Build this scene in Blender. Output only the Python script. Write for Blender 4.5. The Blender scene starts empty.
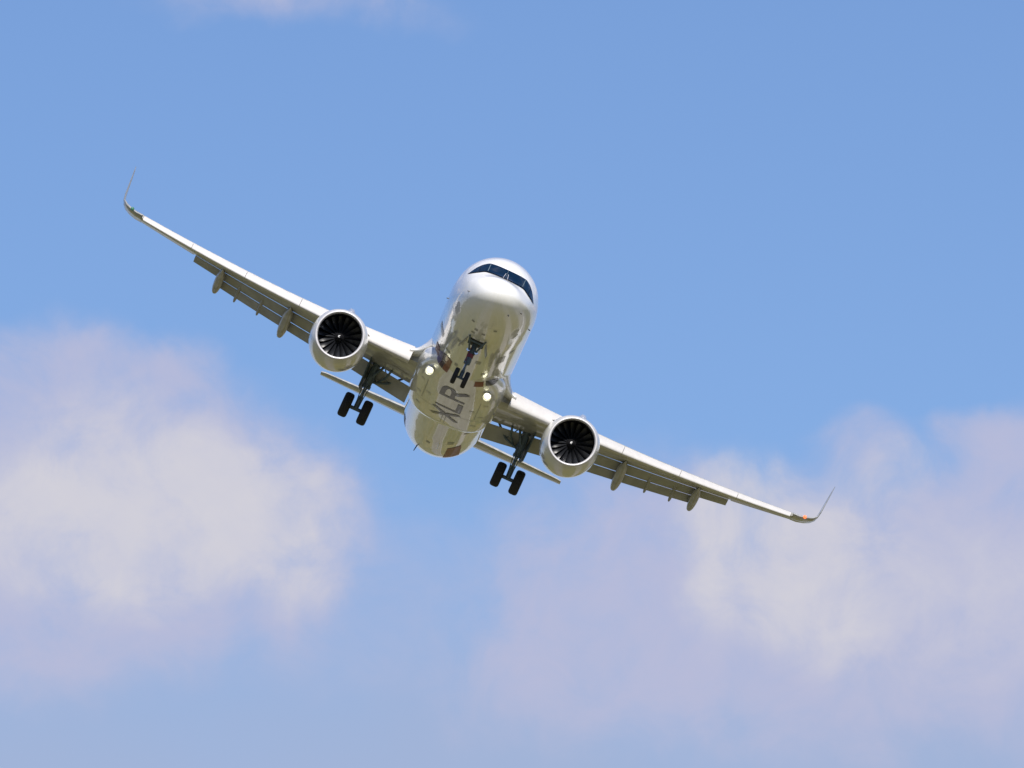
import bpy, bmesh, math, random
from math import radians as rad, sin, cos, pi, tan, sqrt
from mathutils import Vector, Matrix
from mathutils.bvhtree import BVHTree

random.seed(7)
SC = bpy.context.scene
COL = SC.collection

# ------------------------------------------------------------------ camera
ELEV = rad(9.0)
DIST = 500.0
LENS_PX = 11059.0
cam_d = bpy.data.cameras.new('camera')
cam = bpy.data.objects.new('camera', cam_d)
COL.objects.link(cam)
cam_d.sensor_width = 36.0
cam_d.lens = LENS_PX * 36.0 / 1024.0
cam_d.clip_start = 0.5
cam_d.clip_end = 90000.0
cam.location = (0, 0, 1.7)
cam.rotation_euler = (rad(90) + ELEV, 0, 0)
SC.camera = cam
SC.render.resolution_x = 1024
SC.render.resolution_y = 768

# ------------------------------------------------------------------ sun and sky
# the sun stands behind the photographer, a little to the right
SUN_EL, SUN_AZ = rad(44.0), rad(167.0)      # azimuth measured clockwise from +Y
sun_dir = Vector((sin(SUN_AZ) * cos(SUN_EL), cos(SUN_AZ) * cos(SUN_EL), sin(SUN_EL)))
sl = bpy.data.lights.new('sun', 'SUN')
sl.energy = 5.0
sl.angle = rad(0.53)
sl.color = (1.0, 0.955, 0.89)
so = bpy.data.objects.new('sun', sl)
so.rotation_euler = sun_dir.to_track_quat('Z', 'Y').to_euler()
so.location = (0, 0, 300)
COL.objects.link(so)

SC.view_settings.view_transform = 'Standard'
SC.view_settings.look = 'None'
SC.view_settings.gamma = 1.0
SC.view_settings.use_curve_mapping = False
SC.view_settings.exposure = 0.35
SC.render.engine = 'CYCLES'
SC.cycles.max_bounces = 8

world = bpy.data.worlds.new("World")
SC.world = world
world.use_nodes = True


class G:
    """small helper that writes maths as shader nodes"""
    def __init__(s, nt):
        s.nt = nt

    def n(s, t, **k):
        nd = s.nt.nodes.new(t)
        for a, b in k.items():
            setattr(nd, a, b)
        return nd

    def put(s, sock, v):
        if isinstance(v, bpy.types.NodeSocket):
            s.nt.links.new(v, sock)
        else:
            sock.default_value = v

    def m(s, op, a, b=None, c=None, clamp=False):
        nd = s.n('ShaderNodeMath', operation=op, use_clamp=clamp)
        s.put(nd.inputs[0], a)
        if b is not None:
            s.put(nd.inputs[1], b)
        if c is not None:
            s.put(nd.inputs[2], c)
        return nd.outputs[0]

    def mix(s, f, a, b, bt='MIX'):
        nd = s.n('ShaderNodeMix', data_type='RGBA', blend_type=bt)
        s.put(nd.inputs[0], f)
        for i, v in ((6, a), (7, b)):
            if isinstance(v, (tuple, list)) and len(v) == 3:
                v = (*v, 1)
            s.put(nd.inputs[i], v)
        return nd.outputs[2]

    def smooth(s, v, lo, hi):
        nd = s.n('ShaderNodeMapRange', interpolation_type='SMOOTHSTEP')
        s.put(nd.inputs[0], v)
        nd.inputs[1].default_value = lo
        nd.inputs[2].default_value = hi
        return nd.outputs[0]

    def noise(s, vec, scale, detail=4, rough=.5, dist=0, dims='3D'):
        nd = s.n('ShaderNodeTexNoise', noise_dimensions=dims)
        s.put(nd.inputs['Vector'], vec)
        nd.inputs['Scale'].default_value = scale
        nd.inputs['Detail'].default_value = detail
        nd.inputs['Roughness'].default_value = rough
        nd.inputs['Distortion'].default_value = dist
        return nd.outputs[0]


# ---- sky: physical sky, deepened a little, with soft fair-weather cloud banks over it
g = G(world.node_tree)
nt = world.node_tree
bg = nt.nodes['Background']
tc = g.n('ShaderNodeTexCoord')
sky = g.n('ShaderNodeTexSky', sky_type='NISHITA')
sky.sun_disc = False
sky.sun_elevation = SUN_EL
sky.sun_rotation = SUN_AZ
sky.altitude = 200
sky.air_density = 1.0
sky.dust_density = 0.25
sky.ozone_density = 2.0
SKYV = sky.outputs[0]
sep = g.n('ShaderNodeSeparateXYZ')
nt.links.new(tc.outputs['Generated'], sep.inputs[0])
X_, Y_, Z_ = sep.outputs
az = g.m('MULTIPLY', g.m('ARCTAN2', X_, Y_), 180 / pi)
el = g.m('MULTIPLY', g.m('ARCSINE', Z_), 180 / pi)
cv = g.n('ShaderNodeCombineXYZ')
g.put(cv.inputs[0], az); g.put(cv.inputs[1], el)
CV = cv.outputs[0]
w1 = g.noise(CV, 1.1, 5, .5)
w2n = g.n('ShaderNodeVectorMath', operation='ADD')
nt.links.new(CV, w2n.inputs[0]); w2n.inputs[1].default_value = (17.3, 4.1, 2.2)
w2 = g.noise(w2n.outputs[0], 1.1, 5, .5)
AZ = g.m('ADD', az, g.m('MULTIPLY', g.m('SUBTRACT', w1, .5), .85))
EL = g.m('ADD', el, g.m('MULTIPLY', g.m('SUBTRACT', w2, .5), .75))
fine = g.noise(CV, 3.2, 6, .55)
big = g.noise(CV, .8, 3, .5)


def deg(px, py):
    return (px - 512) / 193.0, 9.0 - (py - 384) / 193.0


def blob(px, py, rx, ry, amp, soft=1.0):
    a, e = deg(px, py)
    dx = g.m('DIVIDE', g.m('SUBTRACT', AZ, a), rx / 193.0)
    dy = g.m('DIVIDE', g.m('SUBTRACT', EL, e), ry / 193.0)
    d = g.m('SQRT', g.m('ADD', g.m('MULTIPLY', dx, dx), g.m('MULTIPLY', dy, dy)))
    return g.m('MULTIPLY', g.smooth(d, 1.0 + .5 * soft, 1.0 - .6 * soft), amp)


# (direction, size, thickness) of each cloud bank: broad thin lavender banks, and the denser creamy heads in them
BANKS = [
    (90, 515, 250, 145, .95, 1.25), (230, 530, 140, 100, .80, .8), (205, 375, 50, 45, .45, 1.1), (60, 385, 95, 50, .55, 1.1), (130, 390, 80, 45, .5, 1.0),
    (130, 640, 250, 70, .45, 1.3), (-60, 560, 150, 170, .8, 1.0),
    (590, 590, 165, 130, .75, 1.3), (700, 560, 120, 110, .6, 1.1), (930, 570, 230, 115, .95, 1.0), (800, 670, 300, 100, .75, 1.1), (860, 440, 50, 45, .55, 1.0),
    (965, 425, 42, 26, .55, 1.1), (1010, 470, 40, 60, .7, .9), (480, 690, 150, 90, .28, 1.3), (285, 0, 160, 40, .62, 1.2), (1080, 600, 150, 190, .8, 1.0)]
HEADS = [
    (130, 500, 160, 65, .72, 1.4), (250, 525, 95, 70, .72, 1.3), (60, 530, 150, 90, .6, 1.4), (180, 580, 140, 40, .45, 1.2), (90, 410, 70, 30, .3, 1.2),
    (735, 520, 62, 70, .66, 1.1), (800, 590, 95, 65, .66, 1.3), (835, 530, 60, 50, .4, 1.4), (940, 600, 170, 100, .42, 1.4), (310, -6, 110, 20, .35, 1.3), (890, 470, 50, 40, .3, 1.2)]


def field(lst):
    c = None
    for b in lst:
        v = blob(*b)
        c = v if c is None else g.m('SUBTRACT', g.m('ADD', c, v), g.m('MULTIPLY', c, v))
    return c


puff = g.noise(CV, 2.3, 9, .60, .35)
puff0 = g.m('SUBTRACT', puff, .5)
A_ = field(BANKS)
A_ = g.smooth(g.m('ADD', A_, g.m('MULTIPLY', puff0, g.m('MULTIPLY', g.m('MINIMUM', A_, .6), 1.9))), .10, 1.08)
B_ = field(HEADS)
B_ = g.smooth(g.m('ADD', B_, g.m('MULTIPLY', puff0, g.m('MULTIPLY', g.m('MINIMUM', B_, .65), 2.8))), .03, 1.05)
# thin veil that thickens towards the horizon
veil = g.m('MULTIPLY', g.smooth(g.m('ADD', el, g.m('MULTIPLY', big, .8)), 9.2, 7.1), .50)
# clouds over the rest of the sky
far = g.n('ShaderNodeVectorMath', operation='MULTIPLY')
nt.links.new(tc.outputs['Generated'], far.inputs[0]); far.inputs[1].default_value = (1, 1, 2.4)
fn = g.noise(far.outputs[0], 4.5, 7, .55, .3)
gate = g.smooth(g.m('ABSOLUTE', g.m('SUBTRACT', el, 9.0)), 2.4, 7.0)
gate2 = g.smooth(g.m('ABSOLUTE', az), 3.6, 9.0)
gate = g.m('MAXIMUM', gate, gate2)
A_ = g.m('MAXIMUM', A_, g.m('MULTIPLY', g.smooth(fn, .5, .68), g.m('MULTIPLY', gate, .8)))
B_ = g.m('MAXIMUM', B_, g.m('MULTIPLY', g.smooth(fn, .56, .75), gate))
HSV = g.n('ShaderNodeHueSaturation')
g.put(HSV.inputs['Color'], SKYV)
HSV.inputs['Saturation'].default_value = 1.0
HSV.inputs['Value'].default_value = 1.0
SKY_TINT = (0.645, 0.752, 1.01)
blue = g.mix(1.0, HSV.outputs[0], SKY_TINT, 'MULTIPLY')
# sunlit heads are creamy, thin parts lavender (values in the sky's own units)
skycol = g.mix(veil, blue, (4.4, 4.3, 5.35))
skycol = g.mix(g.m('MULTIPLY', A_, .88), skycol, (4.95, 5.05, 6.85))
skycol = g.mix(g.m('MULTIPLY', B_, g.m('ADD', .55, g.m('MULTIPLY', fine, .5))), skycol, (6.65, 6.5, 7.0))
nt.links.new(skycol, bg.inputs['Color'])
bg.inputs['Strength'].default_value = 0.0785


# ------------------------------------------------------------------ materials
def newmat(name):
    m = bpy.data.materials.new(name)
    m.use_nodes = True
    return m, G(m.node_tree), m.node_tree.nodes['Principled BSDF']


def simple(name, col, rough=.5, metal=0.0, coat=0.0, var=.12, scale=3.0, emit=None, estr=0.0):
    m, g, p = newmat(name)
    tc = g.n('ShaderNodeTexCoord')
    nz = g.noise(tc.outputs['Object'], scale, 5, .6)
    dark = tuple(c * (1 - var) for c in col)
    lite = tuple(min(1, c * (1 + var)) for c in col)
    g.put(p.inputs['Base Color'], g.mix(g.smooth(nz, .3, .7), dark, lite))
    g.put(p.inputs['Roughness'], g.m('ADD', rough - .04, g.m('MULTIPLY', nz, .08)))
    p.inputs['Metallic'].default_value = metal
    p.inputs['Coat Weight'].default_value = coat
    p.inputs['Coat Roughness'].default_value = .04
    if emit:
        p.inputs['Emission Color'].default_value = (*emit, 1)
        p.inputs['Emission Strength'].default_value = estr
    return m


def paint_material():
    """glossy white airliner paint: frame joints, cabin window row, faint streaks of dirt"""
    m, g, p = newmat('white_gloss_paint')
    tc = g.n('ShaderNodeTexCoord')
    sp = g.n('ShaderNodeSeparateXYZ')
    g.put(sp.inputs[0], tc.outputs['Object'])
    x, y, z = sp.outputs
    mp = g.n('ShaderNodeVectorMath', operation='MULTIPLY')
    g.put(mp.inputs[0], tc.outputs['Object']); mp.inputs[1].default_value = (.18, 2.6, 2.6)
    streak = g.noise(mp.outputs[0], 1.6, 6, .62)
    base = g.mix(g.m('MULTIPLY', g.smooth(streak, .42, .78), g.m('MULTIPLY', g.smooth(x, 2.5, 7.0), g.smooth(z, .3, -1.2))), (.80, .80, .79), (.58, .56, .50))
    # frame joints every 2.65 m
    fx = g.m('FRACT', g.m('DIVIDE', g.m('ADD', x, .4), 2.65))
    joint = g.m('LESS_THAN', fx, .006)
    base = g.mix(g.m('MULTIPLY', joint, .45), base, (.30, .30, .30))
    # cabin windows
    wx = g.m('ABSOLUTE', g.m('SUBTRACT', g.m('FRACT', g.m('DIVIDE', x, .533)), .5))
    wz = g.m('ABSOLUTE', g.m('SUBTRACT', z, .42))
    inx = g.m('LESS_THAN', wx, .21)
    inz = g.m('LESS_THAN', wz, .17)
    rng = g.m('MULTIPLY', g.m('GREATER_THAN', x, 6.2), g.m('LESS_THAN', x, 36.0))
    win = g.m('MULTIPLY', g.m('MULTIPLY', inx, inz), rng)
    win = g.m('MULTIPLY', win, g.m('GREATER_THAN', g.m('ABSOLUTE', y), 1.2))
    base = g.mix(win, base, (.03, .035, .045))
    g.put(p.inputs['Base Color'], base)
    p.inputs['Roughness'].default_value = .32
    p.inputs['Coat Weight'].default_value = 1.0
    p.inputs['Coat Roughness'].default_value = .05
    p.inputs['Coat IOR'].default_value = 1.5
    # slight oil-canning of the skin
    bp = g.n('ShaderNodeBump')
    bp.inputs['Strength'].default_value = .07
    bp.inputs['Distance'].default_value = .05
    g.put(bp.inputs['Height'], g.noise(tc.outputs['Object'], 1.4, 2, .5))
    g.put(p.inputs['Normal'], bp.outputs[0]); g.put(p.inputs['Coat Normal'], bp.outputs[0])
    return m


M = {}
M['paint'] = paint_material()
M['wing'] = simple('grey_wing_paint', (.36, .36, .345), .38, coat=.5, var=.2, scale=2.2)
M['slat'] = simple('pale_slat_paint', (.53, .515, .50), .35, coat=.3, var=.04)
M['flap'] = simple('grey_flap_paint', (.30, .305, .30), .42, coat=.3, var=.12, scale=1.5)
M['cove'] = simple('dark_cove_paint', (.05, .055, .06), .6)
M['nacelle'] = simple('nacelle_paint', (.62, .62, .60), .35, coat=.9, var=.07, scale=1.3)
M['lip'] = simple('bare_metal_lip', (.58, .57, .59), .42, metal=.3, var=.04)
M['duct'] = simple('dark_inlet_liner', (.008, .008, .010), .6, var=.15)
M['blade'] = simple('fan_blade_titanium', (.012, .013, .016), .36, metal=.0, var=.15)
M['blade'].node_tree.nodes['Principled BSDF'].inputs['Specular IOR Level'].default_value = .35
M['spinner'] = simple('spinner_grey', (.010, .010, .012), .45, coat=.0)
M['white'] = simple('white_mark', (.8, .8, .8), .4)
M['gear'] = simple('gear_grey_paint', (.085, .12, .145), .5, coat=.0, var=.25, scale=9)
M['chrome'] = simple('gear_chrome', (.6, .62, .65), .2, metal=1, var=.05)
M['tyre'] = simple('tyre_rubber', (.012, .012, .013), .8, var=.25, scale=14)
M['hub'] = simple('wheel_hub', (.22, .23, .25), .35, metal=.5)
M['glass'] = simple('cockpit_glass', (.002, .012, .030), .12, coat=0, var=.1)
M['glass'].node_tree.nodes['Principled BSDF'].inputs['Specular IOR Level'].default_value = .35
M['mask'] = simple('black_window_surround', (.004, .008, .015), .35, coat=.1)
M['letter'] = simple('charcoal_grey_paint', (.026, .026, .038), .4, coat=.55, var=.15, scale=6)
M['maroon'] = simple('maroon_paint', (.10, .012, .04), .5, coat=.15)
M['violet'] = simple('violet_paint', (.13, .11, .26), .5, coat=.15)
M['plum'] = simple('dark_plum_paint', (.035, .015, .06), .5, coat=.15)
M['brick'] = simple('brick_red_paint', (.20, .055, .04), .5, coat=.15)
M['bay'] = simple('bay_dark', (.03, .032, .035), .8)
M['probe'] = simple('probe_metal', (.10, .10, .11), .4, metal=.7)
M['lamp'] = simple('landing_lamp', (1, 1, .9), .2, emit=(1.0, .95, .66), estr=2.0)
M['red'] = simple('red_lamp', (.8, .1, .05), .2, emit=(1.0, .25, .08), estr=.9)
M['green'] = simple('green_lamp', (.05, .16, .10), .2, emit=(.1, .9, .4), estr=.03)
M['hose'] = simple('red_hose', (.16, .03, .05), .5)


# ------------------------------------------------------------------ mesh helpers
def link(name, bm, mat, parent=None, smooth=True, angle=35, mats=None):
    me = bpy.data.meshes.new(name)
    bmesh.ops.recalc_face_normals(bm, faces=bm.faces)
    bm.to_mesh(me)
    bm.free()
    for mm in (mats or [mat]):
        me.materials.append(mm)
    if smooth:
        for p in me.polygons:
            p.use_smooth = True
        me.set_sharp_from_angle(angle=rad(angle))
    o = bpy.data.objects.new(name, me)
    COL.objects.link(o)
    if parent:
        o.parent = parent
    return o


def loft(bm, rings, cap0=True, cap1=True, closed=True, mi=0):
    vs = [[bm.verts.new(p) for p in r] for r in rings]
    n = len(rings[0])
    for a, b in zip(vs, vs[1:]):
        for i in range(n if closed else n - 1):
            j = (i + 1) % n
            f = bm.faces.new((a[i], a[j], b[j], b[i]))
            f.material_index = mi
    if cap0:
        bm.faces.new(vs[0]).material_index = mi
    if cap1:
        bm.faces.new(list(reversed(vs[-1]))).material_index = mi
    return vs


def frame(d):
    d = Vector(d).normalized()
    a = Vector((0, 0, 1)) if abs(d.z) < .9 else Vector((1, 0, 0))
    u = d.cross(a).normalized()
    return d, u, d.cross(u).normalized()


def tube(bm, p0, p1, r0, r1=None, n=12, mi=0):
    r1 = r0 if r1 is None else r1
    p0, p1 = Vector(p0), Vector(p1)
    d, u, v = frame(p1 - p0)
    rings = [[p + (u * cos(2 * pi * i / n) + v * sin(2 * pi * i / n)) * r for i in range(n)] for p, r in ((p0, r0), (p1, r1))]
    loft(bm, rings, mi=mi)


def pathtube(bm, pts, r, n=8):
    for a, b in zip(pts, pts[1:]):
        tube(bm, a, b, r, r, n)


def lathe(bm, prof, c, axis, n=48, mi=0, close=False):
    """prof: (along, radius)"""
    d, u, v = frame(axis)
    c = Vector(c)
    rings = [[c + d * a + (u * cos(2 * pi * i / n) + v * sin(2 * pi * i / n)) * max(r, 1e-4) for i in range(n)] for a, r in prof]
    if close:
        rings.append(rings[0])
        vs = loft(bm, rings, False, False, mi=mi)
        bmesh.ops.remove_doubles(bm, verts=[w for r in (vs[0], vs[-1]) for w in r], dist=1e-6)
    else:
        loft(bm, rings, mi=mi)


def slab(bm, pts, th, nrm, mi=0):
    """flat polygon given thickness"""
    nrm = Vector(nrm).normalized() * th
    a = [Vector(p) - nrm * .5 for p in pts]
    b = [Vector(p) + nrm * .5 for p in pts]
    loft(bm, [a, b], mi=mi)


def interp(tab, x, k=1):
    """monotone cubic through table rows (x, v...)"""
    xs = [r[0] for r in tab]; ys = [r[k] for r in tab]
    if x <= xs[0]:
        return ys[0]
    if x >= xs[-1]:
        return ys[-1]
    i = max(j for j in range(len(xs) - 1) if xs[j] <= x)

    def sl(j):
        return (ys[j + 1] - ys[j]) / (xs[j + 1] - xs[j])

    def tg(j):
        if j == 0:
            return sl(0)
        if j == len(xs) - 1:
            return sl(j - 1)
        a, b = sl(j - 1), sl(j)
        return 0 if a * b <= 0 else 2 * a * b / (a + b)
    h = xs[i + 1] - xs[i]; t = (x - xs[i]) / h
    m0, m1 = tg(i) * h, tg(i + 1) * h
    return (2 * t**3 - 3 * t**2 + 1) * ys[i] + (t**3 - 2 * t**2 + t) * m0 + (-2 * t**3 + 3 * t**2) * ys[i + 1] + (t**3 - t**2) * m1


def tag(o, label=None, cat=None, group=None, kind=None):
    if label: o['label'] = label
    if cat: o['category'] = cat
    if group: o['group'] = group
    if kind: o['kind'] = kind
    return o


# ------------------------------------------------------------------ ground below (seen in the paintwork)
def ground_material():
    m, g, p = newmat('airfield_grass')
    tc = g.n('ShaderNodeTexCoord')
    mp = g.n('ShaderNodeVectorMath', operation='MULTIPLY')
    g.put(mp.inputs[0], tc.outputs['Object']); mp.inputs[1].default_value = (1, .35, 1)
    a = g.noise(mp.outputs[0], .012, 5, .55)
    b = g.noise(mp.outputs[0], .06, 6, .6)
    c = g.noise(tc.outputs['Object'], 1.5, 4, .6)
    col = g.mix(g.smooth(a, .40, .60), (.135, .112, .008), (.062, .070, .010))
    col = g.mix(g.smooth(b, .50, .64), col, (.20, .155, .045))
    col = g.mix(g.m('MULTIPLY', c, .35), col, (.06, .07, .02))
    g.put(p.inputs['Base Color'], col)
    p.inputs['Roughness'].default_value = .95
    return m


def tarmac(name, col):
    m, g, p = newmat(name)
    tc = g.n('ShaderNodeTexCoord')
    a = g.noise(tc.outputs['Object'], .08, 6, .6)
    g.put(p.inputs['Base Color'], g.mix(g.smooth(a, .3, .7), tuple(c * .8 for c in col), tuple(c * 1.2 for c in col)))
    p.inputs['Roughness'].default_value = .9
    return m


def sheet(name, x0, x1, y0, y1, z, mat, label=None):
    bm = bmesh.new()
    bm.faces.new([bm.verts.new(v) for v in ((x0, y0, z), (x1, y0, z), (x1, y1, z), (x0, y1, z))])
    o = link(name, bm, mat, smooth=False)
    tag(o, kind='structure')
    return o


sheet('ground', -30000, 30000, -30000, 30000, 0, ground_material())
TAR = tarmac('runway_asphalt', (.15, .138, .112))
CON = tarmac('taxiway_concrete', (.24, .22, .185))
sheet('runway', -78, -33, 120, 3300, .02, TAR)
sheet('taxiway', 20, 43, 100, 3000, .02, CON)
sheet('apron', 90, 230, 500, 1400, .02, CON)
WP = simple('runway_white', (.42, .42, .40), .8)
bm = bmesh.new()
for k in range(62):
    y0 = 160 + k * 50
    bm.faces.new([bm.verts.new(v) for v in ((-56, y0, .03), (-55, y0, .03), (-55, y0 + 30, .03), (-56, y0 + 30, .03))])
for xx in (-77.2, -34.7):
    bm.faces.new([bm.verts.new(v) for v in ((xx, 125, .03), (xx + .9, 125, .03), (xx + .9, 3290, .03), (xx, 3290, .03))])
tag(link('runway_markings', bm, WP, smooth=False), kind='structure')

# ------------------------------------------------------------------ the airliner (x aft, y to its right, z up)
plane = bpy.data.objects.new('airliner', None)
plane.empty_display_size = 5
COL.objects.link(plane)
tag(plane, 'white twin engine passenger jet banking in flight with landing gear down and landing lights on', 'airplane')
R = Matrix(((-0.0843, -0.9091, 0.4080),
            (0.1830, -0.4167, -0.8904),
            (0.9795, -0.0006, 0.2016)))        # body axes seen from the camera (right, down, ahead)
from_cam = Matrix(((1, 0, 0), (0, -1, 0), (0, 0, -1)))
q = (from_cam @ R).to_quaternion()             # normalises the rotation
RC = q.to_matrix()
ctr = Vector((-2.00687, 0.87866, -DIST)) - RC @ Vector((20, 0, 0))
CM = Matrix.Translation(cam.location) @ cam.rotation_euler.to_matrix().to_4x4()
plane.matrix_world = CM @ Matrix.Translation(ctr) @ RC.to_4x4()

# ---- fuselage
FUS = [  # x, top, bottom, half width, height of widest line
    (0.00, -.55, -.55, .00, -.55), (.05, -.36, -.76, .24, -.55), (.15, -.20, -.93, .42, -.55), (.35, -.05, -1.13, .67, -.54),
    (.7, .12, -1.35, .95, -.52), (1.15, .26, -1.53, 1.18, -.49), (1.65, .45, -1.67, 1.38, -.44), (2.4, .97, -1.82, 1.58, -.36),
    (3.0, 1.33, -1.90, 1.70, -.28), (3.6, 1.61, -1.95, 1.79, -.20), (4.4, 1.85, -2.01, 1.88, -.12), (5.4, 2.0, -2.05, 1.94, -.05),
    (6.5, 2.07, -2.07, 1.975, 0), (10, 2.07, -2.07, 1.975, 0), (28.5, 2.07, -2.07, 1.975, 0), (30.5, 2.07, -2.02, 1.965, .02), (32.5, 2.07, -1.92, 1.94, .06),
    (35, 2.06, -1.58, 1.82, .2), (38, 2.0, -.76, 1.40, .55), (41, 1.86, .02, .92, .90), (43.5, 1.62, .62, .46, 1.1), (44.51, 1.42, .95, .2, 1.18)]
FT = [(sqrt(r[0]),) + r[1:] for r in FUS]


def fus_ring(x, n=144):
    t = sqrt(max(x, 0))
    top, bot, hw, zc = [interp(FT, t, k) for k in (1, 2, 3, 4)]
    pts = []
    for i in range(n):
        a = 2 * pi * i / n
        c, s = cos(a), sin(a)
        pts.append(Vector((x, hw * c, zc + (top - zc if s > 0 else zc - bot) * s)))
    return pts


xs = [.004, .015, .035, .07, .12, .17, .23, .3, .37, .45, .53, .62, .71] + [.8 + .1 * i for i in range(52)] + [6 + .25 * i for i in range(93)]
xs += [29.25 + .25 * i for i in range(60)] + [44.51]
bm = bmesh.new()
loft(bm, [fus_ring(x) for x in xs])
bmesh.ops.triangulate(bm, faces=bm.faces)
fus_bvh = BVHTree.FromBMesh(bm)
fuselage = link('fuselage', bm, M['paint'], plane, angle=60)

# ---- belly fairing
BF = [  # x, half width, bottom, height of widest line, top
    (12.6, .9, -1.96, -1.6, -1.3), (13.4, 1.40, -2.06, -1.45, -1.0), (14.6, 1.82, -2.15, -1.3, -.75), (16.0, 2.06, -2.25, -1.2, -.6), (17.5, 2.16, -2.31, -1.15, -.55),
    (20, 2.16, -2.33, -1.15, -.55), (22.0, 2.11, -2.30, -1.15, -.5), (23.2, 2.05, -2.26, -1.1, -.4), (24.1, 1.97, -2.18, -1.0, -.4), (24.7, 1.82, -2.08, -.95, -.4), (25.1, 1.6, -1.95, -.95, -.5)]


def bf_ring(x, n=200):
    hw, bot, zc, top = [interp(BF, x, k) for k in (1, 2, 3, 4)]
    pts = []
    e = 2 / 2.7
    for i in range(n):
        a = 2 * pi * i / n
        c, s = cos(a), sin(a)
        yy = hw * abs(c) ** e * (1 if c > 0 else -1)
        zz = zc + (top - zc if s > 0 else zc - bot) * abs(s) ** e * (1 if s > 0 else -1)
        pts.append(Vector((x, yy, zz)))
    return pts


bm = bmesh.new()
loft(bm, [bf_ring(12.6 + .125 * i) for i in range(101)])
bmesh.ops.triangulate(bm, faces=bm.faces)
fair_bvh = BVHTree.FromBMesh(bm)
fairing = link('belly_fairing', bm, M['paint'], plane, angle=50)


def hit_from(origin, direction, off):
    best = None
    for b in (fus_bvh, fair_bvh):
        loc, nrm, _, dist = b.ray_cast(origin, direction)
        if loc is not None and (best is None or dist < best[2]):
            best = (loc, nrm, dist)
    if best is None:
        return None
    n = best[1]
    if n.dot(direction) > 0:
        n = -n
    return best[0] + n * off


def drape_below(x, y, off=.02):
    return hit_from(Vector((x, y, -6)), Vector((0, 0, 1)), off)


def drape_round(x, phi, off=.01):
    """phi in degrees from straight down, positive to the aircraft's right"""
    zc = interp(FT, sqrt(x), 4)
    a = rad(phi)
    d = Vector((0, sin(a), -cos(a)))
    return hit_from(Vector((x, 0, zc)) + d * 5, -d, off)


def drape_front(y, h, off=.012):
    """from ahead and below, along the fuselage"""
    d = Vector((.98, 0, .2)).normalized()
    up = Vector((-.2, 0, .98)).normalized()
    return hit_from(Vector((0, y, 0)) + up * h - d * 6, d, off)


def patch(bm, quad, fn, nu=10, nv=4, off=.01, mi=0):
    """quad of four corners in a surface's own two coordinates, laid on the surface"""
    (a, b, c, d) = [Vector(p) for p in quad]
    grid = []
    for i in range(nu + 1):
        u = i / nu
        row = []
        for j in range(nv + 1):
            v = j / nv
            p = (a * (1 - u) + b * u) * (1 - v) + (d * (1 - u) + c * u) * v
            w = fn(p.x, p.y, off)
            row.append(bm.verts.new(w) if w is not None else None)
        grid.append(row)
    for i in range(nu):
        for j in range(nv):
            q = (grid[i][j], grid[i + 1][j], grid[i + 1][j + 1], grid[i][j + 1])
            if all(q):
                bm.faces.new(q).material_index = mi


# ---- cockpit glazing: dark surround with six panes on it (coordinates: y, height across the line of sight)
#WINDOWS
MASK_TOP = [(0, .45), (.4, .445), (.82, .405), (1.06, .27), (1.3, .02), (1.57, -.42)]
MASK_BOT = [(0, .03), (.5, .01), (.86, -.03), (1.19, -.20), (1.43, -.34), (1.57, -.43)]


def band(bm, y0, y1, inset, off, sgn, n=10):
    rows = []
    for i in range(n + 1):
        y = y0 + (y1 - y0) * i / n
        t, b = interp(MASK_TOP, y), interp(MASK_BOT, y)
        if t - b < 2 * inset:
            mid = (t + b) / 2; t = mid + .001; b = mid - .001
        else:
            t -= inset; b += inset
        rows.append([drape_front(sgn * y, b + (t - b) * k / 12, off) for k in range(13)])
    vs = [[bm.verts.new(p) for p in r if p] for r in rows]
    for a, b in zip(vs, vs[1:]):
        for k in range(min(len(a), len(b)) - 1):
            bm.faces.new((a[k], b[k], b[k + 1], a[k + 1]))


bm = bmesh.new()
for s in (1, -1):
    band(bm, 0, 1.57, 0, .016, s, 48)
bmesh.ops.remove_doubles(bm, verts=bm.verts, dist=1e-4)
surround = link('window_surround', bm, M['mask'], fuselage)
for s in (1, -1):
    for (a, b) in ((.02, .80), (.83, 1.15), (1.18, 1.50)):
        bm = bmesh.new()
        band(bm, a, b, .03, .030, s, 24)
        link('cockpit_window', bm, M['glass'], fuselage)

# posts between the panes
for (y, w) in ((.815, .016), (-.815, .016), (0, .014)):
    bm = bmesh.new()
    s = 1 if y >= 0 else -1
    band(bm, abs(y) - w if y else 0, abs(y) + w, .05, .036, s, 2)
    link('window_post', bm, M['gear'], fuselage)
# wipers
for s in (1, -1):
    bm = bmesh.new()
    pts = [drape_front(s * (.10 - .04 * i / 6), .03 + .22 * i / 6, .035) for i in range(7)]
    pathtube(bm, [p for p in pts if p], .012)
    link('wiper', bm, M['lip'], fuselage)

# ---- livery patches under the fuselage ahead of the wing and near the tail
#LIVERY
def livery(name, mat, quads, fn=drape_round, off=.016, nu=14, nv=12):
    bm = bmesh.new()
    for qd in quads:
        patch(bm, qd, fn, nu, nv, off)
    o = link(name, bm, mat, fuselage, smooth=True)
    o['label'] = mat.name.replace('_', ' ') + ' patch on the lower fuselage'
    return o


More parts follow.
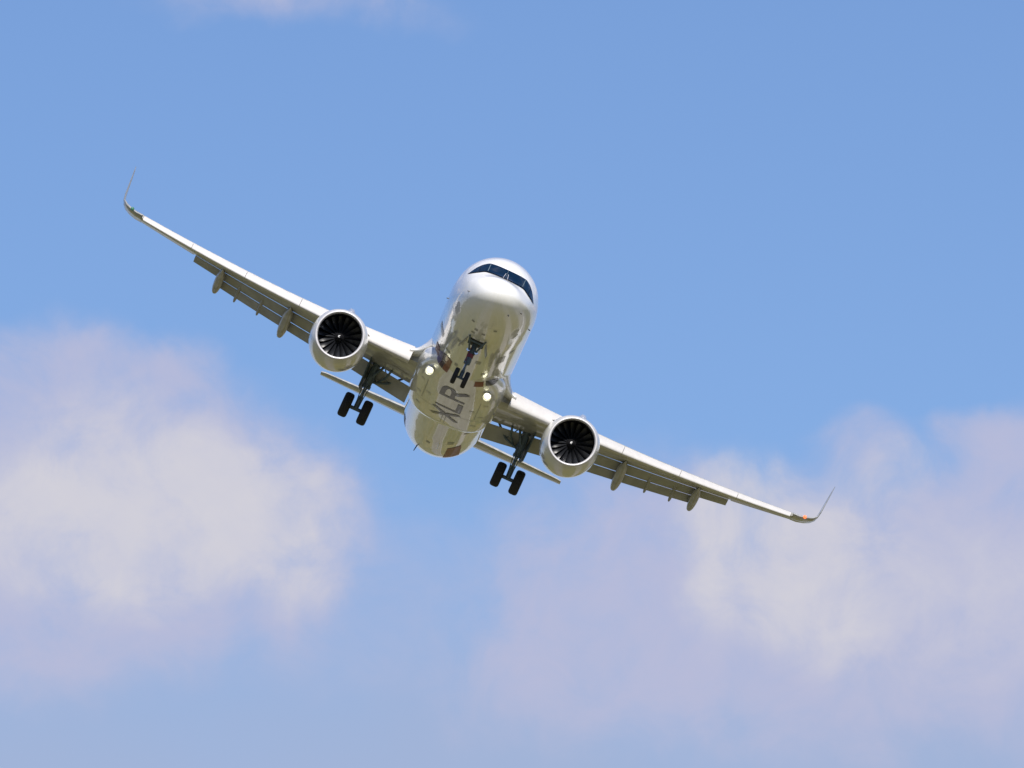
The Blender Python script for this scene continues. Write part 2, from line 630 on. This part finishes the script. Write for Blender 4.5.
livery('livery_patch', M['brick'], [((11.3, 18), (13.55, 18), (13.45, 25), (11.2, 29))])
livery('livery_patch', M['plum'], [((11.2, 29.2), (13.43, 25.3), (13.35, 31), (11.6, 35))])
livery('livery_patch', M['violet'], [((11.6, 35.2), (13.34, 31.3), (13.3, 40), (12.4, 43))])
livery('livery_patch', M['maroon'], [((11.9, 43.2), (13.3, 40.3), (13.7, 52), (12.3, 54))])
livery('livery_patch', M['brick'], [((13.05, -18), (13.8, -18), (13.5, -28.5), (12.95, -28.5))])
livery('livery_patch', M['letter'], [((12.95, -31), (13.35, -31), (13.75, -49), (13.4, -49))])
livery('livery_patch', M['brick'], [((30.2, -21), (33.8, -21), (33.2, -43), (29.6, -38))])
livery('livery_patch', M['plum'], [((32.0, 56), (34.4, 50), (34.4, 58), (32.0, 66))])

# ---- XLR on the belly: reads from aft to nose, letter tops to the aircraft's right
LX0, LPITCH, LLEN, LH = 21.9, 2.3, 2.0, .62


def glyph(bm, x0, strokes):
    for k, (pts, w0) in enumerate(strokes):
        # pts: centreline in letter space (u along reading 0..1, v up 0..1)
        P = [Vector((x0 - u * LLEN, (v * 2 - 1) * LH)) for u, v in pts]
        L, Rr = [], []
        for i, p in enumerate(P):
            a = P[max(0, i - 1)]; b = P[min(len(P) - 1, i + 1)]
            t = (b - a).normalized(); n = Vector((-t.y, t.x))
            w = w0 if isinstance(w0, (int, float)) else w0[i]
            L.append(p + n * w / 2); Rr.append(p - n * w / 2)
        for i in range(len(P) - 1):
            patch(bm, (L[i], L[i + 1], Rr[i + 1], Rr[i]), drape_below, 10, 4, .018 + .003 * k)


bm = bmesh.new()
glyph(bm, LX0, [([(0.04, 0), (.35, .35), (.65, .65), (.96, 1)], .26), ([(.04, 1), (.35, .65), (.47, .53)], .26), ([(.53, .47), (.65, .35), (.96, 0)], .26)])
link('lettering', bm, M['letter'], fairing, smooth=False)
bm = bmesh.new()
glyph(bm, LX0 - LPITCH, [([(.08, 1), (.08, .5), (.08, 0)], .26), ([(.16, .10), (.5, .10), (.95, .10)], .26)])
link('lettering', bm, M['letter'], fairing, smooth=False)
bm = bmesh.new()
arc = [(.16, .90), (.55, .90), (.75, .86), (.86, .78), (.86, .62), (.75, .54), (.55, .50), (.16, .50)]
glyph(bm, LX0 - 2 * LPITCH, [([(.08, 1), (.08, .5), (.08, 0)], .28), (arc, [.24, .24, .24, .28, .28, .24, .22, .22]), ([(.50, .44), (.72, .22), (.92, 0)], .28)])
link('lettering', bm, M['letter'], fairing, smooth=False)

# ---- probes, aerials, drain masts, access panels
def blade_aerial(p, h, ch, up=(0, 0, 1), name='blade_antenna', mat='white', parent=None):
    bm = bmesh.new()
    p = Vector(p); up = Vector(up).normalized()
    ax = Vector((1, 0, 0)); side = up.cross(ax).normalized()
    r0 = [p - up * .05 + ax * (ch * .5 * cos(a)) + side * (.035 * sin(a)) for a in [2 * pi * i / 10 for i in range(10)]]
    r1 = [p + up * h + ax * (ch * .28 * cos(a) + ch * .35) + side * (.02 * sin(a)) for a in [2 * pi * i / 10 for i in range(10)]]
    loft(bm, [r0, r1])
    return link(name, bm, M[mat], parent or fuselage)


blade_aerial((8.2, 0, 2.05), .42, .38)
blade_aerial((24.0, 0, 2.05), .36, .34)
blade_aerial((33.2, .62, -1.74), .30, .16, (0, .15, -1), 'drain_mast', 'probe')
blade_aerial((9.6, 0, -2.06), .3, .36, (0, 0, -1))
blade_aerial((29.4, -.3, -2.0), .26, .3, (0, 0, -1))
for (x, ph) in ((1.35, 73), (1.39, -76), (.95, -49), (4.9, -76), (6.6, 78)):
    p = drape_round(x, ph, 0)
    a = rad(ph)
    d = Vector((0, sin(a), -cos(a)))
    bm = bmesh.new()
    tube(bm, p - d * .03, p + d * .06, .03, .02)
    tube(bm, p + d * .06 + Vector((.03, 0, 0)), p + d * .07 + Vector((-.09, 0, 0)), .016, .010)
    link('pitot_probe', bm, M['probe'], fuselage)
for (x, ph, w, l) in ((3.0, 8, .10, .25), (3.2, -5, .10, .22), (3.6, 10, .10, .22), (2.4, -22, .10, .18), (2.3, 20, .10, .18), (7.8, -40, .16, 1.4), (7.2, -52, .12, .5), (9.2, 55, .3, .9), (11.2, -24, .1, .4), (11.0, 12, .08, .5), (6.4, 18, .16, .45), (8.6, -12, .12, .6), (10.2, 30, .14, .35), (28.4, -22, .14, .6), (29.8, 6, .1, .4), (26.4, -40, .2, .3)):
    bm = bmesh.new()
    dphi = math.degrees(w / 2)
    patch(bm, ((x, ph - dphi), (x + l, ph - dphi), (x + l, ph + dphi), (x, ph + dphi)), drape_round, 6, 4, .012)
    link('access_panel', bm, M['flap'], fuselage)

# gear door seams and service panels on the fairing
for s in (1, -1):
    for (x0, x1, y0, y1) in ((20.3, 20.34, .08, 1.75), (23.3, 23.34, .08, 1.6), (20.36, 23.28, .06, .10), (16.2, 19.9, 1.28, 1.31)):
        bm = bmesh.new()
        patch(bm, ((x0, s * y0), (x1, s * y0), (x1, s * y1), (x0, s * y1)), drape_below, 12, 12, .014)
        link('door_seam', bm, M['flap'], fairing)
    for (x0, x1, y0, y1) in ((18.2, 18.7, .95, 1.2), (16.6, 16.9, 1.45, 1.65), (19.2, 19.45, 1.4, 1.65), (21.5, 21.9, 1.25, 1.5)):
        bm = bmesh.new()
        patch(bm, ((x0, s * y0), (x1, s * y0), (x1, s * y1), (x0, s * y1)), drape_below, 4, 4, .014)
        link('access_panel', bm, M['nacelle'], fairing)
# ---- wings
SWEEP = .515


def wing_le(y):
    return 16.15 + (y - 1.98) * SWEEP


def wing_te(y):
    k = 6.4
    if y < k:
        return 22.55 + .25 * (y - 1.98) / (k - 1.98)
    return 22.8 + (25.62 - 22.8) * (y - k) / (16.6 - k)


def wing_z(y):
    t = max(0, (y - 1.98)) / 15.0
    return -1.33 + .0895 * (y - 1.98) + .85 * t * t


def wing_c(y):
    return wing_te(y) - wing_le(y)


def twist(y):
    return rad(2.6 - 5.0 * min(1, (y - 1.98) / 15))


def tc_(y):
    return .145 - .035 * min(1, (y - 1.98) / 7)


def foil(t, tck, side):
    """side +1 upper, -1 lower; chordwise t"""
    th = 5 * tck * (.2969 * sqrt(t) - .126 * t - .3516 * t**2 + .2843 * t**3 - .1036 * t**4)
    cam = .018 * (1 - (2 * t - 1)**2) * (.4 + t)
    return cam + side * th


def wpt(y, t, h, s):
    """point in the wing's chord frame -> body"""
    c = wing_c(y)
    tw = twist(y)
    dx = (t - .25) * c; dz = h * c
    x = wing_le(y) + .25 * c + dx * cos(tw) + dz * sin(tw)
    z = wing_z(y) - dx * sin(tw) + dz * cos(tw)
    return Vector((x, s * y, z))


def spans(a, b, step=.7):
    n = max(2, int(round((b - a) / step)))
    return [a + (b - a) * i / n for i in range(n + 1)]


def box_ring(y, s, t0, t1l, t1u, nn=12):
    tk = tc_(y)
    pts = []
    for i in range(nn + 1):
        t = t0 + (t1u - t0) * i / nn
        pts.append(wpt(y, t, foil(t, tk, 1), s))
    for i in range(nn + 1):
        t = t1l + (t0 - t1l) * i / nn
        pts.append(wpt(y, t, foil(t, tk, -1), s))
    return pts


def slat_ring(y, s):
    tk = tc_(y)
    T = .165
    out = []
    for i in range(9):                       # lower surface from cut to nose
        t = .075 * (1 - i / 8)**2
        out.append((t, foil(t, tk, -1)))
    for i in range(1, 13):                   # upper surface back
        t = T * (i / 12)**1.6
        out.append((t, foil(t, tk, 1)))
    for i in range(1, 6):                    # hollow back
        k = i / 6
        t = T * (1 - k) + .075 * k - .045 * sin(pi * k)
        h = foil(T, tk, 1) * (1 - k) + foil(.075, tk, -1) * k
        out.append((t, h - .004))
    a = rad(25)
    pts = []
    for t, h in out:
        dt, dh = t - .12, h - .02
        t2 = .12 + dt * cos(a) - dh * sin(a) - .060
        h2 = .02 + dt * sin(a) * 1.0 + dh * cos(a) - .028
        pts.append(wpt(y, t2, h2, s))
    return pts


def flap_ring(y, s, t0, h0, ch, ang, tk=.13, nn=9):
    """small aerofoil at (t0,h0) chord ch metres, deflected ang degrees"""
    c = wing_c(y)
    pts = []
    a = rad(ang)
    seq = [(1 - i / nn, 1) for i in range(nn)] + [(0, 1)] + [((i / nn)**1.5, -1) for i in range(1, nn)]
    for t, sd in seq:
        t = t if sd < 0 else t**1.3
        th = 5 * tk * (.2969 * sqrt(t) - .126 * t - .3516 * t**2 + .2843 * t**3 - .1015 * t**4)
        u, v = t * ch, sd * th * ch * (1.0 if sd > 0 else .7)
        dx = u * cos(a) + v * sin(a)
        dz = -u * sin(a) + v * cos(a)
        pts.append(wpt(y, t0 + dx / c, h0 + dz / c, s))
    return pts


def fairing_body(bm, y, s, L, w, h, x0, z0, ang):
    """canoe fairing hanging below the wing, nose at x0,z0, drooped by ang"""
    rings = []
    a = rad(ang)
    for i in range(15):
        k = i / 14
        r = sin(pi * min(1, max(0.015, k if k > 0 else .015)) ** .8) if k < .999 else .03
        r = max(.22, (1 - abs(2 * k - 1.15) ** 3.0)) if 0 < k < 1 else .10
        u = k * L
        bend = a if k > .38 else a * .35
        cx = x0 + (min(u, .38 * L)) * cos(a * .35) + max(0, u - .38 * L) * cos(a)
        cz = z0 - (min(u, .38 * L)) * sin(a * .35) - max(0, u - .38 * L) * sin(a)
        rings.append([Vector((cx, s * y + w / 2 * r * cos(b), cz + h / 2 * r * sin(b))) for b in [2 * pi * j / 14 for j in range(14)]])
    loft(bm, rings)


ENG_Y, ENG_Z, ENG_X = 5.72, -2.24, 14.55


def build_wing(s):
    bm = bmesh.new()
    r = [box_ring(y, s, .07, .68, .76) for y in spans(1.2, 6.40)] + [box_ring(y, s, .07, .68, .87) for y in spans(6.42, 13.45)]
    loft(bm, r)
    w = link('wing', bm, M['wing'], plane, angle=40)
    bm = bmesh.new()
    loft(bm, [box_ring(y, s, .07, .80, .82) for y in spans(13.46, 16.3)])
    link('aileron_section', bm, M['wing'], w, angle=40)
    # slats
    for (a, b) in ((2.45, 5.15), (5.17, 8.0), (8.02, 10.8), (10.82, 13.6), (13.62, 16.2)):
        bm = bmesh.new()
        loft(bm, [slat_ring(y, s) for y in spans(a, b)])
        link('slat', bm, M['slat'], w, angle=40)
    # double slotted flaps
    bm = bmesh.new()
    loft(bm, [flap_ring(y, s, .735, -.006, .42, 18, .16) for y in spans(1.9, 6.35)])
    link('flap', bm, M['flap'], w)
    bm = bmesh.new()
    loft(bm, [flap_ring(y, s, .795, -.048, 1.04 - .02 * (y - 2), 33) for y in spans(1.9, 6.35)])
    link('flap', bm, M['flap'], w)
    bm = bmesh.new()
    loft(bm, [flap_ring(y, s, .72, -.0155, .20 * wing_c(y) + .06, 20) for y in spans(6.45, 13.35)])
    link('flap', bm, M['flap'], w)
    bm = bmesh.new()
    loft(bm, [flap_ring(y, s, .918, -.0955, .30 + .06 * wing_c(y), 38) for y in spans(6.45, 12.0)])
    link('flap', bm, M['flap'], w)
    # flap track fairings and small hinge brackets
    for (y, L, ww, hh) in ((8.35, 2.95, .46, .55), (11.9, 2.3, .40, .46)):
        bm = bmesh.new()
        p = wpt(y, .40, foil(.40, tc_(y), -1), s)
        fairing_body(bm, y, s, L, ww, hh, p.x, p.z - .02, 24)
        link('flap_track_fairing', bm, M['wing'], w)
    for y in (9.7, 10.9):
        bm = bmesh.new()
        p = wpt(y, .74, foil(.74, tc_(y), -1), s)
        fairing_body(bm, y, s, 1.45, .17, .26, p.x, p.z - .07, 36)
        link('flap_hinge', bm, M['flap'], w)
    # inboard flap drive linkage
    bm = bmesh.new()
    p = wpt(3.0, .70, -.035, s)
    pathtube(bm, [p, p + Vector((.5, .12 * s, -.34)), p + Vector((1.2, .45 * s, -.62)), p + Vector((1.0, .75 * s, -.25))], .055)
    link('flap_linkage', bm, M['gear'], w)
    # sharklet
    path = [(16.31, 0, 0, 1.0), (16.62, .05, .18, .97), (16.95, .17, .42, .92), (17.22, .33, .68, .85), (17.40, .54, .92, .78), (17.46, .85, 1.12, .70), (17.50, 1.3, 1.38, .60), (17.54, 1.75, 1.66, .48), (17.58, 2.2, 1.95, .36), (17.60, 2.40, 2.12, .22)]
    c0 = wing_c(16.3)
    x0 = wing_le(16.3)
    z0 = wing_z(16.3)
    rings = []
    for i, (y, dz, dx, ck) in enumerate(path):
        a = path[max(0, i - 1)]; b = path[min(len(path) - 1, i + 1)]
        ty, tz = b[0] - a[0], b[1] - a[1]
        l = math.hypot(ty, tz); ny, nz = -tz / l, ty / l
        c = c0 * ck
        tk = .11 if i < 4 else .06
        ring = []
        for t, sd in [(1 - k / 10, 1) for k in range(11)] + [(k / 10, -1) for k in range(1, 10)]:
            t = t ** 1.4
            hgt = foil(t, tk, sd) * c
            ring.append(Vector((x0 + dx + t * c, s * (y + ny * hgt), z0 + dz + nz * hgt + t * c * (.045 if i < 5 else 0))))
        rings.append(ring)
    bm = bmesh.new()
    loft(bm, rings)
    sh = link('winglet', bm, M['wing'], w, angle=40)
    # tip lamp on the leading edge
    bm = bmesh.new()
    bmesh.ops.create_uvsphere(bm, u_segments=12, v_segments=8, radius=.085)
    bmesh.ops.translate(bm, verts=bm.verts, vec=Vector((x0 + .24, s * 16.85, z0 + .14)))
    link('navigation_light', bm, M['red'] if s < 0 else M['green'], w)
    return w


for s in (1, -1):
    build_wing(s)
    # root fillet between wing and fuselage
    bm = bmesh.new()
    rings = []
    for i in range(9):
        k = i / 8
        y = 2.62 - .85 * k
        lift = .75 * k * k
        ch = 3.2 + 1.6 * k
        xle = wing_le(2.6) - .15 - 1.5 * k * k
        zc = wing_z(2.6) + .06
        tk = .26 + .35 * k * k
        ring = []
        for j in range(20):
            a = 2 * pi * j / 20
            cx = xle + ch / 2 - ch / 2 * cos(a)
            ring.append(Vector((cx, s * y, zc + lift * .6 + (tk + lift * .6 if sin(a) > 0 else tk * .8) * sin(a))))
        rings.append(ring)
    loft(bm, rings)
    link('wing_root_fillet', bm, M['paint'], plane, angle=60)

# ---- engines
lathe0 = lathe


def build_engine(s):
    def lathe(bm, prof, c, axis, n=48, mi=0, close=False):
        return lathe0(bm, [(a, r * 1.03) for a, r in prof], c, axis, n, mi, close)
    c = Vector((ENG_X, s * ENG_Y, ENG_Z - .07))
    ax = Vector((1, s * -.012, .035)).normalized()
    outer = [(.10, 1.10), (.30, 1.175), (.6, 1.235), (1.1, 1.28), (1.8, 1.29), (2.6, 1.25), (3.2, 1.15), (3.7, 1.02), (3.69, .99), (3.2, 1.06), (2.2, 1.08), (1.25, 1.01), (.99, 1.005)]
    inner = [(.99, 1.0), (.6, .975), (.32, .955), (.16, .975)]
    bm = bmesh.new()
    lathe(bm, outer + [(.98, 1.06), (.5, 1.05), (.14, 1.02)], c, ax, 72, close=True)
    nac = link('engine', bm, M['nacelle'], plane, angle=40)
    bm = bmesh.new()                                   # inlet lip ring
    lip = [(.10 + .005, 1.104), (.04, 1.082), (.008, 1.055), (.0, 1.03), (.012, 1.008), (.05, .985), (.10, .97), (.155, .960), (.16, .975), (.10, 1.0)]
    lathe(bm, lip, c, ax, 72, close=True)
    link('inlet_lip', bm, M['lip'], nac, angle=60)
    bm = bmesh.new()                                   # acoustic liner
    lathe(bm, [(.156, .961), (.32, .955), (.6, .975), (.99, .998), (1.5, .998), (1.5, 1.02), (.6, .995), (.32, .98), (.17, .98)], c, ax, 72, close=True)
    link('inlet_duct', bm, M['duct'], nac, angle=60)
    # fan: 18 wide blades in one mesh
    d, u, v = frame(ax)
    bm = bmesh.new()
    NB = 18
    for k in range(NB):
        a0 = 2 * pi * k / NB
        rows = []
        for i in range(9):
            r = .22 + (.985 - .22) * i / 8
            st = rad(22 + 40 * (i / 8))                # stagger grows outward
            chd = .30 + .10 * sin(pi * i / 8)
            sweep = .10 * sin(pi * i / 8) - .06 * (i / 8)
            row = []
            for j in range(5):
                t = j / 4 - .5
                bow = .05 * (1 - (2 * t)**2)
                da = (t * chd * sin(st) + bow * cos(st)) / r
                xx = .95 + sweep + t * chd * cos(st) - bow * sin(st)
                ang = a0 + da - .12 * (i / 8)
                row.append(c + d * xx + (u * cos(ang) + v * sin(ang)) * r)
            rows.append(row)
        th = d * .008
        loft(bm, [[p for p in r] + [p + th for p in reversed(r)] for r in rows])
    link('fan', bm, M['blade'], nac, angle=50)
    bm = bmesh.new()
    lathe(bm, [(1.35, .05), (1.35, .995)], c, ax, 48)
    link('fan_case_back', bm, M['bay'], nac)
    bm = bmesh.new()
    lathe(bm, [(.50, .0), (.515, .035), (.56, .075), (.66, .13), (.80, .195), (.95, .24), (1.1, .26), (1.3, .26)], c, ax, 32)
    link('spinner', bm, M['spinner'], nac)
    bm = bmesh.new()                                   # white swirl mark
    pts = []
    rows = []
    for i in range(15):
        k = i / 14
        a = k * 2 * pi * .8
        xx = .500 + .025 * k
        rr = interp([(.50, .0), (.515, .035), (.56, .075), (.66, .13)], xx) + .004
        wdt = .018 + .012 * sin(pi * k)
        rows.append([bm.verts.new(c + d * (xx - .003 + e * .6) + (u * cos(a) + v * sin(a)) * (rr + e * .8)) for e in (-wdt * .3, wdt)])
    for a_, b_ in zip(rows, rows[1:]):
        bm.faces.new((a_[0], a_[1], b_[1], b_[0]))
    link('spinner_mark', bm, M['white'], nac)
    # core exhaust
    bm = bmesh.new()
    lathe(bm, [(2.6, .74), (3.6, .72), (4.3, .58), (4.9, .44), (4.88, .40), (3.4, .42)], c, ax, 40)
    lathe(bm, [(4.4, .36), (4.9, .30), (5.4, .12), (5.55, .02)], c, ax, 32)
    link('exhaust_nozzle', bm, M['probe'], nac)
    # pylon
    bm = bmesh.new()
    rings = []
    for (x, zb, zt, w) in ((ENG_X + 1.25, -.98, -.86, .06), (ENG_X + 1.9, -1.0, -.66, .22), (ENG_X + 2.8, -1.02, -.42, .36), (ENG_X + 3.7, -1.25, -.42, .42), (ENG_X + 4.8, -1.45, -.60, .42), (ENG_X + 6.2, -1.35, -.75, .30), (ENG_X + 7.4, -1.15, -.85, .10)):
        rings.append([Vector((x, s * ENG_Y + w / 2 * sx, z)) for sx, z in ((-.55, zb), (.55, zb), (1, zb * .7 + zt * .3), (1, zb * .2 + zt * .8), (.5, zt), (-.5, zt), (-1, zb * .2 + zt * .8), (-1, zb * .7 + zt * .3))])
    loft(bm, rings)
    link('pylon', bm, M['nacelle'], nac)
    # strake and drain marks, latches
    for si in (-s,):
        bm = bmesh.new()
        a = rad(38)
        base = c + d * 1.0 + Vector((0, si * cos(a) * 1.26, sin(a) * 1.26))
        slab(bm, [base, base + d * 1.1, base + d * 1.1 + Vector((0, si * cos(a) * .26, sin(a) * .14)), base + d * .45 + Vector((0, si * cos(a) * .09, sin(a) * .09))], .02, (0, -sin(a) * si, cos(a)))
        link('strake', bm, M['nacelle'], nac, smooth=False)
    for (xx, ph, w, l) in ((.8, -10, .10, .16), (1.2, -6, .16, .10), (1.5, 6, .07, .3), (1.0, 14, .08, .12)):
        bm = bmesh.new()
        a = rad(ph)
        n = Vector((0, sin(a), -cos(a)))
        rr = interp([(p[0], p[1]) for p in outer[:6]], xx)
        slab(bm, [c + d * xx + n * (rr + .004) + Vector((0, q * w / 2, 0)) + d * e for q, e in ((-1, 0), (1, 0), (1, l), (-1, l))], .012, n)
        link('drain_panel', bm, M['flap'], nac, smooth=False)
    return nac


for s in (1, -1):
    build_engine(s)


# ---- wheels and landing gear
def wheel(name, c, r, w, parent, axis=(0, 1, 0)):
    bm = bmesh.new()
    prof = [(-w * .34, r * .55), (-w * .47, r * .66), (-w * .50, r * .80), (-w * .44, r * .92), (-w * .30, r * .985), (-w * .12, r), (w * .12, r), (w * .30, r * .985), (w * .44, r * .92), (w * .5, r * .8), (w * .47, r * .66), (w * .34, r * .55)]
    lathe(bm, prof, c, axis, 40, close=True)
    wh = link(name, bm, M['tyre'], parent, angle=50)
    return wh


def hub(c, r, w, parent):
    bm = bmesh.new()
    lathe(bm, [(-w * .36, .0), (-w * .36, r * .2), (-w * .22, r * .24), (-w * .25, r * .5), (-w * .36, r * .56), (w * .36, r * .56), (w * .25, r * .5), (w * .22, r * .24), (w * .36, r * .2), (w * .36, .0)], c, (0, 1, 0), 32)
    return link('wheel_rim', bm, M['hub'], parent, angle=50)


def main_gear(s):
    foot = Vector((21.97, s * 3.795, -3.62))
    top = Vector((21.6, s * 3.72, -1.15))
    bm = bmesh.new()
    up = (top - foot).normalized()
    tube(bm, foot + up * 1.15, top, .175, .205, 16)
    tube(bm, foot + up * 1.05, foot + up * 1.2, .205, .205, 16)
    tube(bm, foot + up * .42, foot + up * .62, .13, .13, 14)
    tube(bm, foot, foot + up * .5, .12, .13, 14)
    tube(bm, foot + Vector((0, -.62, 0)), foot + Vector((0, .62, 0)), .085, .085, 14)
    tube(bm, top + Vector((-.5, 0, .05)), top + Vector((.65, 0, .0)), .17, .14, 12)
    g_ = link('main_landing_gear', bm, M['gear'], plane)
    bm = bmesh.new()
    tube(bm, foot + up * .5, foot + up * 1.15, .085, .085, 14)
    link('piston', bm, M['chrome'], g_)
    bm = bmesh.new()   # torque links in front
    kn = foot + up * .75 + Vector((-.42, 0, 0))
    for e in (-.09, .09):
        tube(bm, foot + up * .35 + Vector((-.1, e, 0)), kn + Vector((0, e * .3, 0)), .035)
        tube(bm, foot + up * 1.2 + Vector((-.15, e, 0)), kn + Vector((0, e * .3, 0)), .035)
    link('torque_link', bm, M['gear'], g_)
    bm = bmesh.new()   # side stay, folding brace to the fuselage side
    elbow = Vector((21.7, s * 2.95, -2.02))
    root = Vector((21.5, s * 2.3, -1.45))
    tube(bm, foot + up * 1.35, elbow, .05, .055)
    tube(bm, elbow, root, .055, .05)
    tube(bm, elbow, top + Vector((0, -s * .3, -.1)), .03)
    link('side_brace', bm, M['gear'], g_)
    bm = bmesh.new()   # actuator and hoses
    tube(bm, foot + up * 1.6 + Vector((-.22, -s * .05, 0)), top + Vector((-.3, -s * .55, .12)), .06, .06)
    pathtube(bm, [foot + up * .3 + Vector((-.14, .1, 0)), foot + up * .8 + Vector((-.3, .15, 0)), foot + up * 1.3 + Vector((-.2, .12, 0)), top + Vector((-.2, .1, 0))], .02, 6)
    pathtube(bm, [foot + up * .3 + Vector((-.14, -.1, 0)), foot + up * .9 + Vector((-.26, -.15, 0)), foot + up * 1.5 + Vector((-.2, -.14, 0)), top + Vector((-.2, -.1, 0))], .018, 6)
    link('actuator', bm, M['gear'], g_)
    bm = bmesh.new()   # leg door on the outboard side
    o = Vector((0, s * .26, 0))
    slab(bm, [foot + up * .95 + o + Vector((-.30, s * .06, 0)), foot + up * .95 + o + Vector((.42, -s * .06, 0)), foot + up * 1.6 + o + Vector((.60, -s * .08, 0)), top + o + Vector((.62, -s * .10, .0)), top + o + Vector((-.45, s * .12, .0)), foot + up * 1.6 + o + Vector((-.45, s * .09, 0))], .045, (.2 * s, 1, 0))
    link('gear_door', bm, M['gear'], g_, smooth=False)
    for e in (-1, 1):
        c = foot + Vector((0, e * .4635, 0))
        wh = wheel('wheel', c, .585, .43, g_)
        hub(c, .585, .43, g_)
    return g_


for s in (1, -1):
    main_gear(s)
    # open bay edge in the wing root, dark
    bm = bmesh.new()
    pts = [wpt(y, t, foil(t, tc_(y), -1), s) + Vector((0, 0, -.012)) for (y, t) in ((2.3, .52), (2.9, .46), (3.6, .58), (3.95, .72), (2.3, .72))]
    bm.faces.new([bm.verts.new(p) for p in pts])
    link('gear_bay', bm, M['wing'], plane, smooth=False)

# nose gear
foot = Vector((5.07, 0, -3.75))
top = Vector((5.35, 0, -1.9))
bm = bmesh.new()
up = (top - foot).normalized()
tube(bm, foot + up * .75, top, .115, .13, 16)
tube(bm, foot + up * .72, foot + up * .95, .15, .15, 16)
tube(bm, foot + up * 1.25, foot + up * 1.42, .17, .17, 16)
tube(bm, foot, foot + up * .35, .085, .085, 14)
tube(bm, foot + Vector((0, -.30, 0)), foot + Vector((0, .30, 0)), .055, .055, 12)
nose = link('nose_landing_gear', bm, M['gear'], plane)
bm = bmesh.new()
tube(bm, foot + up * .3, foot + up * .8, .062, .062, 14)
link('piston', bm, M['chrome'], nose)
bm = bmesh.new()
kn = foot + up * .55 + Vector((-.28, 0, 0))
for e in (-.07, .07):
    tube(bm, foot + up * .2 + Vector((-.06, e, 0)), kn, .028)
    tube(bm, foot + up * .85 + Vector((-.1, e, 0)), kn, .028)
link('torque_link', bm, M['gear'], nose)
bm = bmesh.new()   # drag stay forward
for e in (-1, 1):
    tube(bm, foot + up * 1.25 + Vector((-.05, e * .12, 0)), Vector((4.25, e * .38, -2.0)), .045)
tube(bm, Vector((4.55, -.34, -2.12)), Vector((4.55, .34, -2.12)), .04)
link('drag_brace', bm, M['gear'], nose)
bm = bmesh.new()   # red steering collar and hoses
tube(bm, foot + up * 1.02, foot + up * 1.2, .145, .145, 14)
pathtube(bm, [foot + up * .8 + Vector((-.14, .1, 0)), foot + up * 1.1 + Vector((-.24, .14, 0)), foot + up * 1.5 + Vector((-.15, .1, 0))], .02, 6)
link('steering_collar', bm, M['hose'], nose)
for e in (-1, 1):
    bm = bmesh.new()
    slab(bm, [(4.75, e * .44, -1.98), (5.75, e * .44, -1.98), (5.65, e * .66, -2.38), (4.95, e * .66, -2.38)], .03, (0, 1, .3 * e))
    link('gear_door', bm, M['flap'], nose, smooth=False)
    bm = bmesh.new()
    lathe(bm, [(0, .0), (0, .075), (.05, .085), (.12, .06), (.14, 0)], foot + up * 1.32 + Vector((-.24, e * .19, 0)), (1, 0, 0), 20)
    link('taxi_light', bm, M['chrome'], nose)
    c = foot + Vector((0, e * .245, 0))
    wheel('wheel', c, .38, .21, nose)
    hub(c, .38, .21, nose)
bm = bmesh.new()
patch(bm, ((4.55, -.36), (5.75, -.36), (5.75, .36), (4.55, .36)), drape_below, 12, 10, .012)
link('gear_bay', bm, M['bay'], nose, smooth=False)

# ---- landing lights in the wing roots
for s in (1, -1):
    n = Vector((-1, 0, -.5)).normalized()
    c = hit_from(Vector((14.5, s * 1.37, -6)), Vector((0, 0, 1)), .10)
    bm = bmesh.new()
    lathe(bm, [(-.24, .183), (-.24, .195), (.02, .20), (.14, .17), (.30, .05), (.29, .0), (.0, .0), (.0, .183)], c, -n, 28, close=True)
    housing = link('landing_light', bm, M['nacelle'], plane)
    bm = bmesh.new()
    lathe(bm, [(0, 0), (.0, .145), (.02, .145), (.03, 0)], c + n * .06, -n, 28)
    link('lamp_lens', bm, M['lamp'], housing)

# ---- tail
STAB = [(.6, 38.35, 3.9), (1.4, 38.85, 3.55), (3.8, 40.35, 2.6), (6.0, 41.72, 1.75), (6.22, 42.0, 1.45)]


def stab(s):
    bm = bmesh.new()
    rings = []
    for y, xle, c in STAB:
        z = .68 + (y - .6) * .105
        ring = []
        for t, sd in [(1 - k / 12, 1) for k in range(13)] + [(k / 12, -1) for k in range(1, 12)]:
            t = t ** 1.4
            th = 5 * .10 * (.2969 * sqrt(t) - .126 * t - .3516 * t**2 + .2843 * t**3 - .1036 * t**4)
            ring.append(Vector((xle + t * c, s * y, z + sd * th * c + t * c * sin(rad(5)))))
        rings.append(ring)
    loft(bm, rings)
    return link('horizontal_stabilizer', bm, M['wing'], plane, angle=40)


for s in (1, -1):
    stab(s)
bm = bmesh.new()
rings = []
for z, xle, c in ((1.7, 35.6, 6.6), (2.3, 36.6, 5.7), (5.0, 38.9, 4.2), (7.5, 41.1, 2.75), (7.75, 41.5, 2.3)):
    ring = []
    for t, sd in [(1 - k / 12, 1) for k in range(13)] + [(k / 12, -1) for k in range(1, 12)]:
        t = t ** 1.4
        th = 5 * .10 * (.2969 * sqrt(t) - .126 * t - .3516 * t**2 + .2843 * t**3 - .1036 * t**4)
        ring.append(Vector((xle + t * c, sd * th * c, z)))
    rings.append(ring)
loft(bm, rings)
link('tail_fin', bm, M['plum'], plane, angle=40)
